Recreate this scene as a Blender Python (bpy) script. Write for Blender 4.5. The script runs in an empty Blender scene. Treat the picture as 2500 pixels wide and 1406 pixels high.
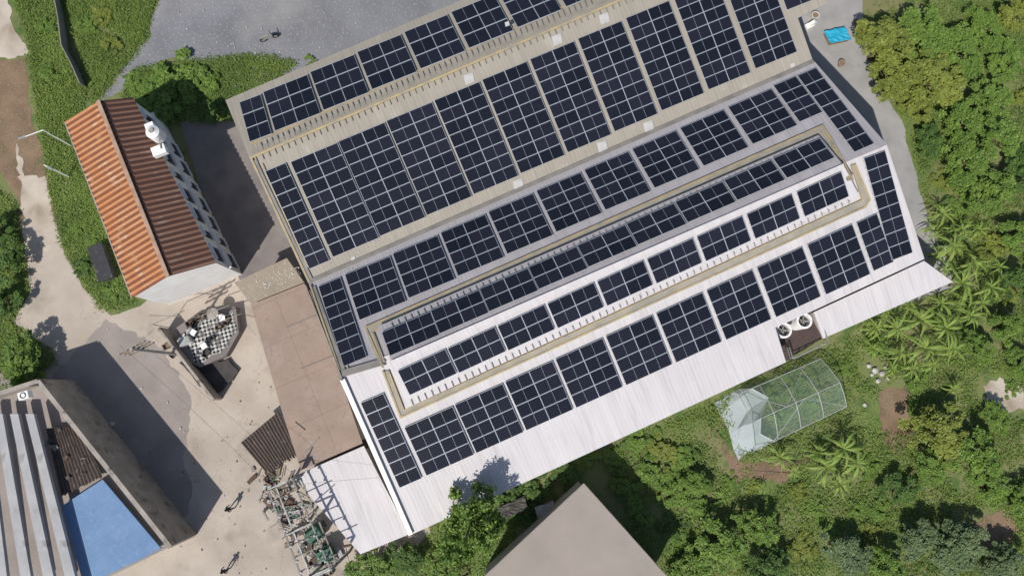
import bpy, math, random, numpy as np
import bmesh
from mathutils import Vector, Matrix, Quaternion, noise
random.seed(7); rng=np.random.default_rng(7)
SC=bpy.context.scene; COL=SC.collection
# ---------------------------------------------------------------- camera
F=1785.0; H=64.0; T=math.radians(8)
cam=bpy.data.cameras.new("camera"); camo=bpy.data.objects.new("camera",cam); COL.objects.link(camo)
camo.location=(0,0,H); camo.rotation_euler=(T,0,0)
cam.sensor_width=36; cam.lens=36*F/2500; cam.clip_end=2000; SC.camera=camo
def ray(px,py):
    cx=px-1250; cy=703-py
    return Vector((cx, cy*math.cos(T)+F*math.sin(T), cy*math.sin(T)-F*math.cos(T)))
def P(px,py,z=0.0):
    d=ray(px,py); return Vector((0,0,H))+d*((z-H)/d.z)
class Plane:
    def __init__(s,a,b,c):
        s.p=a; s.n=(b-a).cross(c-a).normalized()
        if s.n.z<0: s.n=-s.n
    def on(s,px,py,off=0.0):
        d=ray(px,py); o=Vector((0,0,H)); p=s.p+s.n*off
        return o+d*((p-o).dot(s.n)/d.dot(s.n))
# ---------------------------------------------------------------- world / sun
W=bpy.data.worlds.new("World"); SC.world=W; W.use_nodes=True
nt=W.node_tree; sky=nt.nodes.new("ShaderNodeTexSky"); sky.sky_type='NISHITA'; sky.sun_disc=False
EL=50; sky.sun_elevation=math.radians(EL); sky.sun_rotation=math.radians(210)
bg=nt.nodes["Background"]; bg.inputs[1].default_value=0.10; nt.links.new(sky.outputs[0],bg.inputs[0])
sl=bpy.data.lights.new("sun","SUN"); sl.energy=4.5; sl.angle=math.radians(.5); sl.color=(1,.965,.90)
so=bpy.data.objects.new("sun",sl); COL.objects.link(so); so.location=(-30,-50,60)
ld=Vector((.5*math.cos(math.radians(EL)),.866*math.cos(math.radians(EL)),-math.sin(math.radians(EL))))
so.rotation_euler=ld.to_track_quat('-Z','Y').to_euler()
SC.view_settings.view_transform='Standard'; SC.view_settings.look='None'; SC.view_settings.exposure=0
# ---------------------------------------------------------------- materials
def mk(name,c1,c2=None,scale=1.0,rough=.8,bump=0.0,stripe=None,stain=None,fine=None,metal=0,island=False,spec=.3,detail=6,crack=None,seam=None):
    m=bpy.data.materials.new(name); m.use_nodes=True; t=m.node_tree; N=t.nodes; L=t.links
    b=N["Principled BSDF"]; b.inputs["Roughness"].default_value=rough; b.inputs["Metallic"].default_value=metal
    b.inputs["Specular IOR Level"].default_value=spec
    tc=N.new("ShaderNodeTexCoord"); co=tc.outputs["Object"]
    c2=c2 or tuple(x*.75 for x in c1)
    def nz(s,d=detail,vec=None):
        n=N.new("ShaderNodeTexNoise"); n.inputs["Scale"].default_value=s; n.inputs["Detail"].default_value=d; L.new(vec or co,n.inputs["Vector"]); return n.outputs["Fac"]
    def mix(fac,a,bb,mode='MIX'):
        x=N.new("ShaderNodeMix"); x.data_type='RGBA'; x.blend_type=mode
        for s,v in ((x.inputs[0],fac),(x.inputs[6],a),(x.inputs[7],bb)):
            if hasattr(v,'links'): L.new(v,s)
            elif isinstance(v,(int,float)): s.default_value=v
            else: s.default_value=(*v,1)
        return x.outputs[2]
    def ramp(v,a,bb,lo=0,hi=1):
        r=N.new("ShaderNodeMapRange"); r.inputs[1].default_value=a; r.inputs[2].default_value=bb; r.inputs[3].default_value=lo; r.inputs[4].default_value=hi; L.new(v,r.inputs[0]); return r.outputs[0]
    f=ramp(nz(scale),.35,.65)
    if island:
        g=N.new("ShaderNodeNewGeometry"); f2=N.new("ShaderNodeMath"); f2.operation='MULTIPLY_ADD'
        L.new(g.outputs["Random Per Island"],f2.inputs[0]); f2.inputs[1].default_value=.6
        f3=N.new("ShaderNodeMath"); f3.operation='MULTIPLY'; L.new(f,f3.inputs[0]); f3.inputs[1].default_value=.45
        L.new(f3.outputs[0],f2.inputs[2]); f=f2.outputs[0]
    c=mix(f,c1,c2)
    if stain: c=mix(ramp(nz(stain[1],8),stain[2],stain[2]+(stain[3] if len(stain)>3 else .12)),c,stain[0])
    if fine: c=mix(ramp(nz(fine[0],3),.55,.75),c,fine[1])
    def dotn(ang):
        dp=N.new("ShaderNodeVectorMath"); dp.operation='DOT_PRODUCT'; L.new(co,dp.inputs[0]); dp.inputs[1].default_value=(math.cos(ang),math.sin(ang),0); return dp.outputs["Value"]
    def fr(v,per,w):
        a=N.new("ShaderNodeMath"); a.operation='MULTIPLY'; a.inputs[1].default_value=1/per; L.new(v,a.inputs[0])
        q=N.new("ShaderNodeMath"); q.operation='FRACT'; L.new(a.outputs[0],q.inputs[0])
        l=N.new("ShaderNodeMath"); l.operation='LESS_THAN'; l.inputs[1].default_value=w; L.new(q.outputs[0],l.inputs[0]); return l.outputs[0]
    if seam:
        for ang,per,w in seam[0]:
            k=N.new("ShaderNodeMath"); k.operation='MULTIPLY'; k.inputs[1].default_value=.45; L.new(fr(dotn(ang),per,w),k.inputs[0]); c=mix(k.outputs[0],c,seam[1])
    if crack:
        vo=N.new("ShaderNodeTexVoronoi"); vo.feature='DISTANCE_TO_EDGE'; vo.inputs["Scale"].default_value=crack[0]
        wn=N.new("ShaderNodeTexNoise"); wn.inputs["Scale"].default_value=.8; L.new(co,wn.inputs["Vector"])
        va=N.new("ShaderNodeVectorMath"); va.operation='MULTIPLY_ADD'; L.new(wn.outputs["Color"],va.inputs[0]); va.inputs[1].default_value=(2.5,2.5,0); L.new(co,va.inputs[2])
        L.new(va.outputs[0],vo.inputs["Vector"]); c=mix(ramp(vo.outputs["Distance"],0,.006,.3,0),c,crack[1])
    h=None
    if stripe:
        ang,per,st=stripe; dv=dotn(ang)
        mu=N.new("ShaderNodeMath"); mu.operation='MULTIPLY'; L.new(dv,mu.inputs[0]); mu.inputs[1].default_value=2*math.pi/per
        si=N.new("ShaderNodeMath"); si.operation='SINE'; L.new(mu.outputs[0],si.inputs[0])
        s2=ramp(si.outputs[0],.2,1.0); h=s2
        c=mix(s2,c,tuple(x*(1-st) for x in c1)) if st>0 else c
        w=N.new("ShaderNodeTexNoise"); w.noise_dimensions='1D'; w.inputs["Scale"].default_value=.9; w.inputs["Detail"].default_value=3; L.new(dv,w.inputs["W"])
        c=mix(ramp(w.outputs["Fac"],.35,.75),c,tuple(x*.86 for x in c1))
        mp=N.new("ShaderNodeMapping"); mp.inputs["Rotation"].default_value=(0,0,-ang); L.new(co,mp.inputs[0])
        sc=N.new("ShaderNodeVectorMath"); sc.operation='MULTIPLY'; L.new(mp.outputs[0],sc.inputs[0]); sc.inputs[1].default_value=(3.2,.28,.28)
        c=mix(ramp(nz(1.0,6,sc.outputs[0]),.5,.78,0,.75),c,tuple(x*.70 for x in c1))
    L.new(c,b.inputs["Base Color"])
    if bump:
        bn=N.new("ShaderNodeBump"); bn.inputs["Strength"].default_value=bump; bn.inputs["Distance"].default_value=.1
        L.new(h if h else nz(scale*6,8),bn.inputs["Height"]); L.new(bn.outputs[0],b.inputs["Normal"])
    if island:
        b.inputs["Roughness"].default_value=.5
        tr=N.new("ShaderNodeBsdfTranslucent"); L.new(c,tr.inputs[0]); ms=N.new("ShaderNodeMixShader"); ms.inputs[0].default_value=.3
        L.new(b.outputs[0],ms.inputs[1]); L.new(tr.outputs[0],ms.inputs[2]); L.new(ms.outputs[0],N["Material Output"].inputs[0])
    return m
A=math.atan2(538,1230)
m_ground=mk("soil_and_grass",(.13,.175,.05),(.20,.18,.09),.15,.95,.5,stain=((.08,.13,.035),.6,.5),fine=(3,(.12,.17,.045)))
m_gravel=mk("gravel",(.215,.215,.23),(.155,.155,.165),.2,.95,.4,stain=((.29,.28,.27),.11,.52,.2),fine=(5,(.31,.31,.31)))
m_conc=mk("yard_concrete",(.46,.395,.335),(.36,.305,.255),.25,.9,.15,stain=((.25,.21,.175),.3,.58,.2),fine=(2.2,(.40,.345,.29)),crack=(.16,(.18,.15,.12)))
m_shadow_asph=mk("yard_shadow_and_roof_asphalt",(.31,.265,.24),(.25,.215,.195),.4,.9,.2,crack=(.2,(.14,.12,.10)))  # yard shadow painted as a darker tone, also the yard building's flat roof
m_shade=mk("shade_toned_concrete",(.24,.21,.195),(.17,.15,.145),.5,.9,.2)  # concrete darkened to carry the courtyard's shade in its colour
m_dirt=mk("dirt",(.24,.165,.105),(.15,.10,.065),.4,.95,.4,stain=((.13,.12,.055),.7,.57),fine=(6,(.30,.22,.15)))
m_pathc=mk("pale_path",(.52,.455,.38),(.36,.30,.24),.35,.9,.2,stain=((.24,.18,.12),.5,.55,.2))
m_tan=mk("aged_tan_sheet_roof",(.375,.335,.28),(.295,.265,.22),.35,.8,.12,stripe=(A,.32,.06),stain=((.43,.395,.34),.6,.58),fine=(5,(.325,.29,.245)))
m_whiteshade=mk("shaded_white_sheet_roof",(.40,.375,.39),(.32,.30,.315),.3,.7,.12,stripe=(A,.32,.05),stain=((.29,.275,.275),.5,.6))  # white sheet with shade put into its colour, for slopes turned from the sun
m_white=mk("white_sheet_roof",(.59,.555,.56),(.52,.49,.495),.25,.6,.08,stripe=(A,.32,.03),stain=((.47,.435,.42),.35,.62),fine=(4,(.545,.52,.52)))
m_whitep=mk("white_paint",(.80,.79,.78),(.72,.70,.68),.8,.6,.05,stain=((.50,.45,.40),.9,.68,.2))
m_wallg=mk("factory_wall",(.42,.40,.37),(.3,.28,.26),.5,.85,.1)
m_gut=mk("rusty_yellow_gutter",(.42,.33,.17),(.30,.255,.185),1.2,.7,.2,stain=((.25,.235,.205),1.7,.57))
m_gutg=mk("grey_gutter",(.26,.24,.215),(.19,.18,.165),1.0,.7,.2)
m_walk=mk("beige_walkway",(.34,.305,.25),(.26,.24,.20),1.0,.7,.2)
m_pink=mk("pinkish_flat_roof",(.33,.24,.19),(.26,.195,.16),.3,.85,.1,stain=((.36,.285,.235),.35,.50,.25),fine=(3,(.26,.185,.145)),seam=([(A-1.5708,3.4,.02),(A,5.2,.012)],(.17,.12,.10)))
m_pinkt=mk("tan_flat_roof",(.32,.26,.20),(.27,.225,.17),.5,.85,.2,fine=(7,(.40,.36,.30)))
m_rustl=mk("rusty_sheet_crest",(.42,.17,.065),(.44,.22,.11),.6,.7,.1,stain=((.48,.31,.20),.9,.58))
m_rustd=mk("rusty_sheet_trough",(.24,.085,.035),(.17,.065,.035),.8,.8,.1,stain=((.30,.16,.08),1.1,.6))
m_rbl=mk("shaded_rust_pale",(.18,.085,.055),(.21,.12,.085),.6,.75,.1,stain=((.26,.18,.135),.9,.60))  # shaded copies of the rusty sheet, slope shade put into the browner colour
m_rbd=mk("shaded_rust_deep",(.09,.042,.03),(.07,.035,.028),.8,.8,.1)
m_rust=mk("dark_rusty_sheet",(.13,.08,.06),(.08,.055,.045),1.2,.85,.3,stain=((.22,.17,.13),2,.62))
m_alu=mk("aluminium_frame",(.50,.54,.59),(.40,.435,.48),3,.4,0,metal=.2)
m_bot=mk("tan_house_roof",(.33,.285,.245),(.29,.25,.22),.3,.8,.1,fine=(5,(.31,.265,.23)),stain=((.27,.235,.20),.3,.58,.2))
m_black=mk("dark_opening",(.012,.012,.015),(.02,.02,.022),2,.3)
m_dark=mk("dark_metal",(.05,.045,.04),(.08,.075,.07),2,.6)
m_steel=mk("galvanised_steel",(.38,.38,.37),(.25,.25,.25),2,.5,metal=.3)
m_blue=mk("faded_blue_roof",(.17,.265,.42),(.145,.235,.385),.5,.95,.1,fine=(2.5,(.20,.29,.43)),spec=.1,seam=([(2.2,1.1,.03)],(.10,.16,.27)))
m_tarp=mk("blue_tarp",(.03,.38,.56),(.02,.28,.45),1.5,.5,.2)
m_gwhite=mk("grey_white_beam",(.40,.395,.40),(.33,.325,.33),.6,.8,.2,stain=((.25,.235,.225),.8,.60))
m_beige=mk("beige_parapet",(.37,.325,.285),(.26,.23,.20),.8,.85,.2,stain=((.14,.12,.105),1.2,.58))
m_bark=mk("bark",(.12,.085,.055),(.07,.05,.035),4,.9,.4)
m_green=mk("green_transformer_paint",(.04,.13,.085),(.03,.09,.065),3,.5)
m_cloth=mk("dark_clothing",(.04,.04,.05)); m_hair=mk("black_hair",(.015,.012,.01))
m_wood=mk("weathered_wood",(.24,.18,.125),(.16,.12,.085),3,.8)
m_cer=mk("white_insulator",(.6,.58,.54),(.5,.46,.42),4,.3)
m_rock=mk("pale_rock",(.5,.47,.44),(.35,.33,.3),3,.9,.4)
m_redfloor=mk("dark_deck_floor",(.09,.06,.055),(.06,.045,.04),1,.85)
L_ol=mk("olive_leaves",(.33,.36,.075),(.13,.18,.04),.9,island=True)
L_gr=mk("green_leaves",(.26,.38,.075),(.085,.16,.035),.9,island=True)
L_dk=mk("dark_green_leaves",(.16,.26,.06),(.05,.105,.03),.9,island=True)
L_bl=mk("bluish_leaves",(.22,.29,.13),(.09,.14,.065),.9,island=True)
L_ba=mk("banana_leaves",(.36,.45,.10),(.16,.27,.055),.9,island=True)
L_gc=mk("ground_cover_leaves",(.26,.35,.08),(.11,.175,.04),.25,island=True)
def cellmat():
    m=mk("solar_cells",(.007,.008,.015),(.006,.009,.014),.8,.22,spec=.28)
    t=m.node_tree; N=t.nodes; L=t.links; b=N["Principled BSDF"]
    tc=N.new("ShaderNodeTexCoord"); sp=N.new("ShaderNodeSeparateXYZ"); L.new(tc.outputs["Object"],sp.inputs[0])
    def line(o,per,w):
        a=N.new("ShaderNodeMath"); a.operation='MULTIPLY'; a.inputs[1].default_value=1/per; L.new(o,a.inputs[0])
        f=N.new("ShaderNodeMath"); f.operation='FRACT'; L.new(a.outputs[0],f.inputs[0])
        l=N.new("ShaderNodeMath"); l.operation='LESS_THAN'; l.inputs[1].default_value=w; L.new(f.outputs[0],l.inputs[0]); return l.outputs[0]
    mx=N.new("ShaderNodeMath"); mx.operation='MAXIMUM'; L.new(line(sp.outputs[0],1/6,.035),mx.inputs[0]); L.new(line(sp.outputs[1],1/6,.07),mx.inputs[1])
    src=b.inputs["Base Color"].links[0].from_socket
    x=N.new("ShaderNodeMix"); x.data_type='RGBA'; L.new(mx.outputs[0],x.inputs[0]); L.new(src,x.inputs[6]); x.inputs[7].default_value=(.03,.034,.045,1)
    oi=N.new("ShaderNodeObjectInfo"); y=N.new("ShaderNodeMix"); y.data_type='RGBA'; y.blend_type='ADD'
    L.new(oi.outputs["Random"],y.inputs[0])
    L.new(x.outputs[2],y.inputs[6]); y.inputs[7].default_value=(.009,.007,.012,1)
    L.new(y.outputs[2],b.inputs["Base Color"]); return m
m_cell=cellmat()
def checker():
    m=bpy.data.materials.new("checkered_tiles"); m.use_nodes=True; N=m.node_tree.nodes; L=m.node_tree.links
    tc=N.new("ShaderNodeTexCoord"); mp=N.new("ShaderNodeMapping"); mp.inputs["Rotation"].default_value=(0,0,.5); ch=N.new("ShaderNodeTexChecker"); ch.inputs["Scale"].default_value=4.2
    ch.inputs[1].default_value=(.50,.49,.46,1); ch.inputs[2].default_value=(.02,.02,.02,1)
    nz=N.new("ShaderNodeTexNoise"); nz.inputs["Scale"].default_value=1.6; L.new(tc.outputs["Object"],nz.inputs["Vector"])
    r=N.new("ShaderNodeMapRange"); r.inputs[1].default_value=.50; r.inputs[2].default_value=.60; r.inputs[4].default_value=.8; L.new(nz.outputs["Fac"],r.inputs[0])
    x=N.new("ShaderNodeMix"); x.data_type='RGBA'; L.new(r.outputs[0],x.inputs[0]); L.new(ch.outputs[0],x.inputs[6]); x.inputs[7].default_value=(.09,.08,.07,1)
    L.new(tc.outputs["Object"],mp.inputs[0]); L.new(mp.outputs[0],ch.inputs[0]); L.new(x.outputs[2],N["Principled BSDF"].inputs["Base Color"]); return m
m_check=checker()
def netmat(name,op,c):
    m=bpy.data.materials.new(name); m.use_nodes=True; N=m.node_tree.nodes; L=m.node_tree.links
    tr=N.new("ShaderNodeBsdfTransparent"); ms=N.new("ShaderNodeMixShader"); ms.inputs[0].default_value=op
    N["Principled BSDF"].inputs["Base Color"].default_value=(*c,1); N["Principled BSDF"].inputs["Roughness"].default_value=.7
    L.new(tr.outputs[0],ms.inputs[1]); L.new(N["Principled BSDF"].outputs[0],ms.inputs[2]); L.new(ms.outputs[0],N["Material Output"].inputs[0]); return m
m_net=netmat("shade_net",.20,(.32,.44,.36)); m_netw=netmat("white_net",.72,(.46,.51,.53))
# ---------------------------------------------------------------- builder
WL={}
class B:
    def __init__(s): s.v=[]; s.f=[]; s.m=[]; s.mats=[]
    def mi(s,m):
        if m not in s.mats: s.mats.append(m)
        return s.mats.index(m)
    def add(s,vs,fs,m):
        o=len(s.v); s.v+= [Vector(v) for v in vs]; k=s.mi(m)
        for f in fs: s.f.append([i+o for i in f]); s.m.append(k)
        return s
    def box(s,c,size,m,R=None):
        R=R or Matrix.Identity(3); c=Vector(c); a,b,d=[x/2 for x in size]
        vs=[c+R@Vector((x,y,z)) for z in(-d,d) for y in(-b,b) for x in(-a,a)]
        return s.add(vs,[(0,2,3,1),(4,5,7,6),(0,1,5,4),(2,6,7,3),(0,4,6,2),(1,3,7,5)],m)
    def beam(s,a,b,w,h,m,up=Vector((0,0,1))):
        a=Vector(a);b=Vector(b); d=(b-a); l=d.length
        if l<1e-4: return s
        d/=l; y=up.cross(d)
        if y.length<1e-3: y=Vector((0,1,0)).cross(d)
        y.normalize(); z=d.cross(y); R=Matrix((d,y,z)).transposed()
        return s.box((a+b)/2,(l,w,h),m,R)
    def cyl(s,a,b,r,m,r2=None,n=10,cap=True):
        a=Vector(a);b=Vector(b); r2=r if r2 is None else r2; d=(b-a).normalized(); x=d.orthogonal().normalized(); y=d.cross(x)
        vs=[]; 
        for p,rr in((a,r),(b,r2)):
            vs+=[p+(x*math.cos(2*math.pi*i/n)+y*math.sin(2*math.pi*i/n))*rr for i in range(n)]
        fs=[(i,(i+1)%n,n+(i+1)%n,n+i) for i in range(n)]
        if cap: fs+=[tuple(range(n-1,-1,-1)),tuple(range(n,2*n))]
        return s.add(vs,fs,m)
    def ring(s,c,r1,r2,h,m,n=24):
        c=Vector(c); vs=[]
        for r,z in((r1,0),(r2,0),(r2,h),(r1,h)):
            vs+=[c+Vector((r*math.cos(2*math.pi*i/n),r*math.sin(2*math.pi*i/n),z)) for i in range(n)]
        fs=[]
        for k in range(4):
            for i in range(n): fs.append((k*n+i,k*n+(i+1)%n,((k+1)%4)*n+(i+1)%n,((k+1)%4)*n+i))
        return s.add(vs,fs,m)
    def prism(s,top,bot,m,mtop=None,nobot=False):
        top=[Vector(p) for p in top]; n=len(top)
        if isinstance(bot,(int,float)): bt=[Vector((p.x,p.y,bot)) for p in top]
        else: bt=[Vector(p) for p in bot]
        s.add(top,[tuple(range(n))],mtop or m)
        s.add(top+bt,[(i,n+i,n+(i+1)%n,(i+1)%n) for i in range(n)]+([] if nobot else [tuple(range(2*n-1,n-1,-1))]),m)
        return s
    def make(s,name,parent=None,smooth=False,base=None,**kw):
        vs=s.v; xs=[v.x for v in vs];ys=[v.y for v in vs];zs=[v.z for v in vs]
        o=base or Vector(((min(xs)+max(xs))/2,(min(ys)+max(ys))/2,min(zs)))
        me=bpy.data.meshes.new(name); me.from_pydata([v-o for v in vs],[],s.f)
        for m in s.mats: me.materials.append(m)
        me.polygons.foreach_set("material_index",s.m)
        if smooth: me.polygons.foreach_set("use_smooth",[True]*len(s.f))
        if len(s.f)>1:
            bm=bmesh.new(); bm.from_mesh(me); bmesh.ops.recalc_face_normals(bm,faces=bm.faces); bm.to_mesh(me); bm.free()
        ob=bpy.data.objects.new(name,me); COL.objects.link(ob); place(ob,o,parent)
        for k,v in kw.items(): ob[k]=v
        return ob
def place(ob,o,parent):
    WL[ob.name]=Vector(o)
    if parent: ob.parent=parent; ob.location=Vector(o)-WL[parent.name]
    else: ob.location=o
def empty(name,o,**kw):
    e=bpy.data.objects.new(name,None); e.empty_display_size=.3; COL.objects.link(e); place(e,o,None)
    for k,v in kw.items(): e[k]=v
    return e
def jag(pts,amp,step=25):
    out=[]
    n=len(pts)
    for i in range(n):
        a=pts[i];b=pts[(i+1)%n]; l=math.dist(a,b); k=max(1,int(l/step))
        for j in range(k):
            t=j/k; q=0 if j==0 else amp
            out.append((a[0]+(b[0]-a[0])*t+random.uniform(-q,q),a[1]+(b[1]-a[1])*t+random.uniform(-q,q)))
    return out
def sheet(name,pts,z,m,amp=0,step=25,**kw):
    pp=jag(pts,amp,step) if amp else pts
    b=B(); q=[P(x,y,z) for x,y in pp][::-1]; b.add(q,[tuple(range(len(q)))],m)
    return b.make(name,kind="structure",**kw)
def plate(b,pl,quad,off,th,m):
    t=[pl.on(x,y,off) for x,y in quad]; return b.prism(t,[p-pl.n*th for p in t],m)
# ---------------------------------------------------------------- ground
b=B(); b.add([(-400,-400,0),(400,-400,0),(400,400,0),(-400,400,0)],[(0,1,2,3)],m_ground); b.make("ground",kind="structure")
sheet("gravel_yard",[(395,-60),(1400,-200),(1500,150),(760,420),(560,240),(520,165),(430,140),(345,180),(250,250),(300,160),(370,90)],.012,m_gravel,7,14)
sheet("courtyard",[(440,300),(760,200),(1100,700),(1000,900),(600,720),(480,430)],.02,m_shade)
sheet("yard",[(60,600),(150,590),(200,700),(270,770),(600,650),(1000,900),(1050,1300),(860,1500),(-100,1550),(-100,950),(60,930),(130,850),(30,790),(75,710)],.016,m_conc,8)
sheet("painted_yard_shadow",[(258,778),(395,850),(465,965),(462,1050),(448,1130),(470,1190),(462,1250),(300,1330),(-60,1250),(-60,900),(110,940)],.022,m_shadow_asph,5,12)  # jagged cast shadow painted over the yard as a darker sheet
sheet("road",[(-60,150),(70,140),(66,250),(100,350),(150,560),(60,640),(40,480),(0,420),(-60,400)],.012,m_dirt,7)
sheet("path",[(40,350),(60,430),(110,430),(150,585),(60,640),(55,520)],.026,m_pathc,6,12)
sheet("path",[(-20,-40),(10,-40),(30,60),(75,130),(20,145),(-30,140)],.026,m_pathc,6,12)
sheet("path",[(1930,-60),(2105,-60),(2110,60),(2130,180),(2200,290),(2250,480),(2335,700),(2150,760),(1800,400)],.014,mk("grey_paving",(.34,.325,.315),(.26,.25,.24),.4,.9,.1,crack=(.3,(.15,.14,.13))),4)
sheet("path",[(2140,960),(2210,940),(2240,1050),(2200,1110),(2150,1080)],.012,m_dirt,9,12)
sheet("path",[(2390,940),(2440,920),(2520,960),(2520,1010),(2430,990)],.012,m_pathc,9,12)
sheet("path",[(2370,1270),(2450,1250),(2520,1300),(2460,1330),(2400,1340)],.014,m_dirt,10,12)
sheet("path",[(1740,1040),(1800,1130),(1990,1120),(1900,1180),(1790,1170)],.014,m_dirt,9,12)
# ---------------------------------------------------------------- factory roofs
plA=Plane(P(550,245,7),P(1230,-43,7),P(608,383,8.8))
plB=Plane(P(608,383,8.8),P(1600,-36,8.8),P(1370,419,6.5))
plC=Plane(P(755,690,6.6),P(1988,152,6.6),P(1498,635,9.0))
plF=Plane(P(832,915,9.0),P(2165,355,9.0),P(1460,1095,5.3))
plD=Plane(P(925,800,8.9),P(2000,332,8.9),P(1507,645,9.9))
plE=Plane(P(957,885,9.9),P(2058,405,9.9),P(1547,748,8.7))
f1=empty("factory_building",P(1200,250,0),label="long factory hall with aged tan sheet roof under solar arrays",category="factory")
f2=empty("factory_building",P(1500,750,0),label="wide factory hall with white sheet roof and raised ridge vent",category="factory")
Aq=[(550,245),(1600,-200),(1760,-102),(608,383)]
Bq=[(608,383),(1760,-102),(1990,-120),(2020,8),(1948,45),(1985,150),(752,690)]
Cq=[(752,690),(1988,150),(2165,353),(832,915)]
Fq=[(832,915),(2165,353),(2257,632),(1986,758),(1893,800),(1919,884),(1003,1305)]
plate(B(),plA,Aq,0,.12,m_tan).make("roof",f1); plate(B(),plB,Bq,0,.12,m_tan).make("roof",f1)
plate(B(),plC,Cq,0,.12,m_whiteshade).make("roof",f2); plate(B(),plF,Fq,0,.12,m_white).make("roof",f2)
def walls(par,segs):
    for pl,pts in segs:
        for (a,c) in pts:
            b=B()
            p=pl.on(*a,-.13);q=pl.on(*c,-.13); ctr=WL[par.name]
            for s in (p,q):
                d=(ctr-s); d.z=0; s+=d.normalized()*.35
            n=(q-p).cross(Vector((0,0,1))).normalized()*.1
            b.prism([p+n,q+n,q-n,p-n],0.0,m_wallg)
            b.make("wall",par)
walls(f1,[(plA,[((550,245),(1600,-200)),((550,245),(608,383))]),(plB,[((608,383),(752,690)),((1985,150),(1948,45)),((752,690),(1985,150))])])
walls(f2,[(plC,[((752,690),(832,915)),((1988,150),(2165,353))]),(plF,[((2165,353),(2257,632)),((832,915),(1003,1305)),((1003,1305),(1919,884)),((2257,632),(1893,800))])])
b=B(); plate(b,plD,[(922,797),(1998,330),(2060,404),(957,886)],0,.08,m_whiteshade); b.make("vent_roof",f2)
b=B(); plate(b,plE,[(957,886),(2060,404),(2098,478),(990,998)],0,.08,m_white); b.make("vent_roof",f2)
for pl,a,c in((plD,(930,806),(2000,340)),(plE,(990,990),(2090,474))):
    b=B(); p=pl.on(*a,-.09);q=pl.on(*c,-.09); b.add([p,q,q-Vector((0,0,1.6)),p-Vector((0,0,1.6))],[(0,1,2,3)],m_gutg); b.make("vent_wall",f2)
for a,r,c in(((930,808),(962,884),(993,985)),((1990,345),(2050,408),(2088,472))):
    b=B(); p=plD.on(*a,-.09);k=plE.on(*r,-.09);q=plE.on(*c,-.09); dz=Vector((0,0,1.6)); b.add([p,k,q,q-dz,p-dz],[(0,1,2,3,4)],m_gutg); b.make("vent_wall",f2)
def strip(b,pl,pts,w,h,off,m):
    q=[pl.on(x,y,off) for x,y in pts]
    for i in range(len(q)-1): 
        d=(q[i+1]-q[i]).normalized()*w*.5
        b.beam(q[i]-(d if i else d*0),q[i+1],w,h+i*.003,m,pl.n)
b=B(); strip(b,plE,[(957,885),(2060,405)],.35,.06,.05,m_white); b.make("ridge_cap",f2)
def gutters(par,name,items):
    for it in items:
        b=B(); strip(b,*it); b.make(name,par)
gutters(f1,"gutter",[(plB,[(622,392),(762,688)],.30,.10,.07,m_gutg),(plB,[(614,388),(754,686)],.16,.2,.08,m_gut),(plB,[(640,400),(752,652)],.12,.14,.05,m_gut),
(plB,[(612,386),(1560,-18)],.16,.16,.12,m_gut),(plA,[(612,352),(1420,-2)],.12,.10,.08,m_gut),(plA,[(615,372),(1500,-8)],.35,.05,.05,m_walk)])
gutters(f2,"gutter",[(plC,[(764,700),(838,908)],.4,.1,.07,m_gutg),(plC,[(758,697),(830,905)],.14,.22,.09,m_gut),(plC,[(782,712),(850,900)],.10,.12,.07,m_gut),(plC,[(835,912),(930,884)],.5,.15,.1,m_gutg),
(plC,[(756,687),(1986,150)],.3,.12,.05,m_gutg)])
b=B()
for dx,m,w,h in((0,m_gut,.14,.2),(9,m_walk,.5,.08),(16,m_gut,.10,.14)):
    strip(b,plC,[(935-dx*.2,896-dx),(893+dx,800+dx*.6),(2008,308+dx),(2030-dx*.3,345),(2082-dx*.6,440)],w,h,.1,m)
b.make("vent_walkway",f2)
b=B()
for dx,m,w,h in((0,m_gut,.14,.2),(-9,m_walk,.45,.08),(-17,m_gut,.10,.14)):
    strip(b,plF,[(935-dx*.8,905),(978-dx*.5,1018+dx),(2112+dx*.4,505+dx),(2122+dx,488),(2086+dx*.4,402)],w,h,.1,m)
b.make("vent_walkway",f2)
def stanch(name,par,pl,a,c,n,vec,m=m_gutg):
    b=B()
    for i in range(n):
        t=i/(n-1); x=a[0]+(c[0]-a[0])*t; y=a[1]+(c[1]-a[1])*t
        b.beam(pl.on(x,y,.07),pl.on(x+vec[0],y+vec[1],.07),.05,.07,m,pl.n)
    b.make(name,par,kind="stuff")
stanch("safety_bracket",f1,plA,(636,348),(1440,-3),62,(7,17))
stanch("safety_bracket",f1,plB,(624,384),(1540,-8),60,(5,12))
stanch("safety_bracket",f2,plE,(1003,975),(2070,488),66,(6,14))
stanch("safety_bracket",f2,plD,(955,788),(1985,340),66,(5,11))
stanch("safety_bracket",f2,plC,(842,905),(925,880),8,(3,12))
m_sky=mk("pale_patch_sheet",(.48,.465,.45),(.42,.405,.39),2,.6)
for x,y in((1145,192),(1475,45),(1360,97),(1265,450),(1470,357),(1583,308),(1238,59),(862,632),(1935,160)):
    s=1 if x not in(862,1935,1238) else .45
    plate(B(),plB,[(x-13*s,y-7*s),(x+9*s,y-15*s),(x+14*s,y+8*s),(x-8*s,y+16*s)],.05,.03,m_sky).make("repair_sheet",f1)
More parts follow.
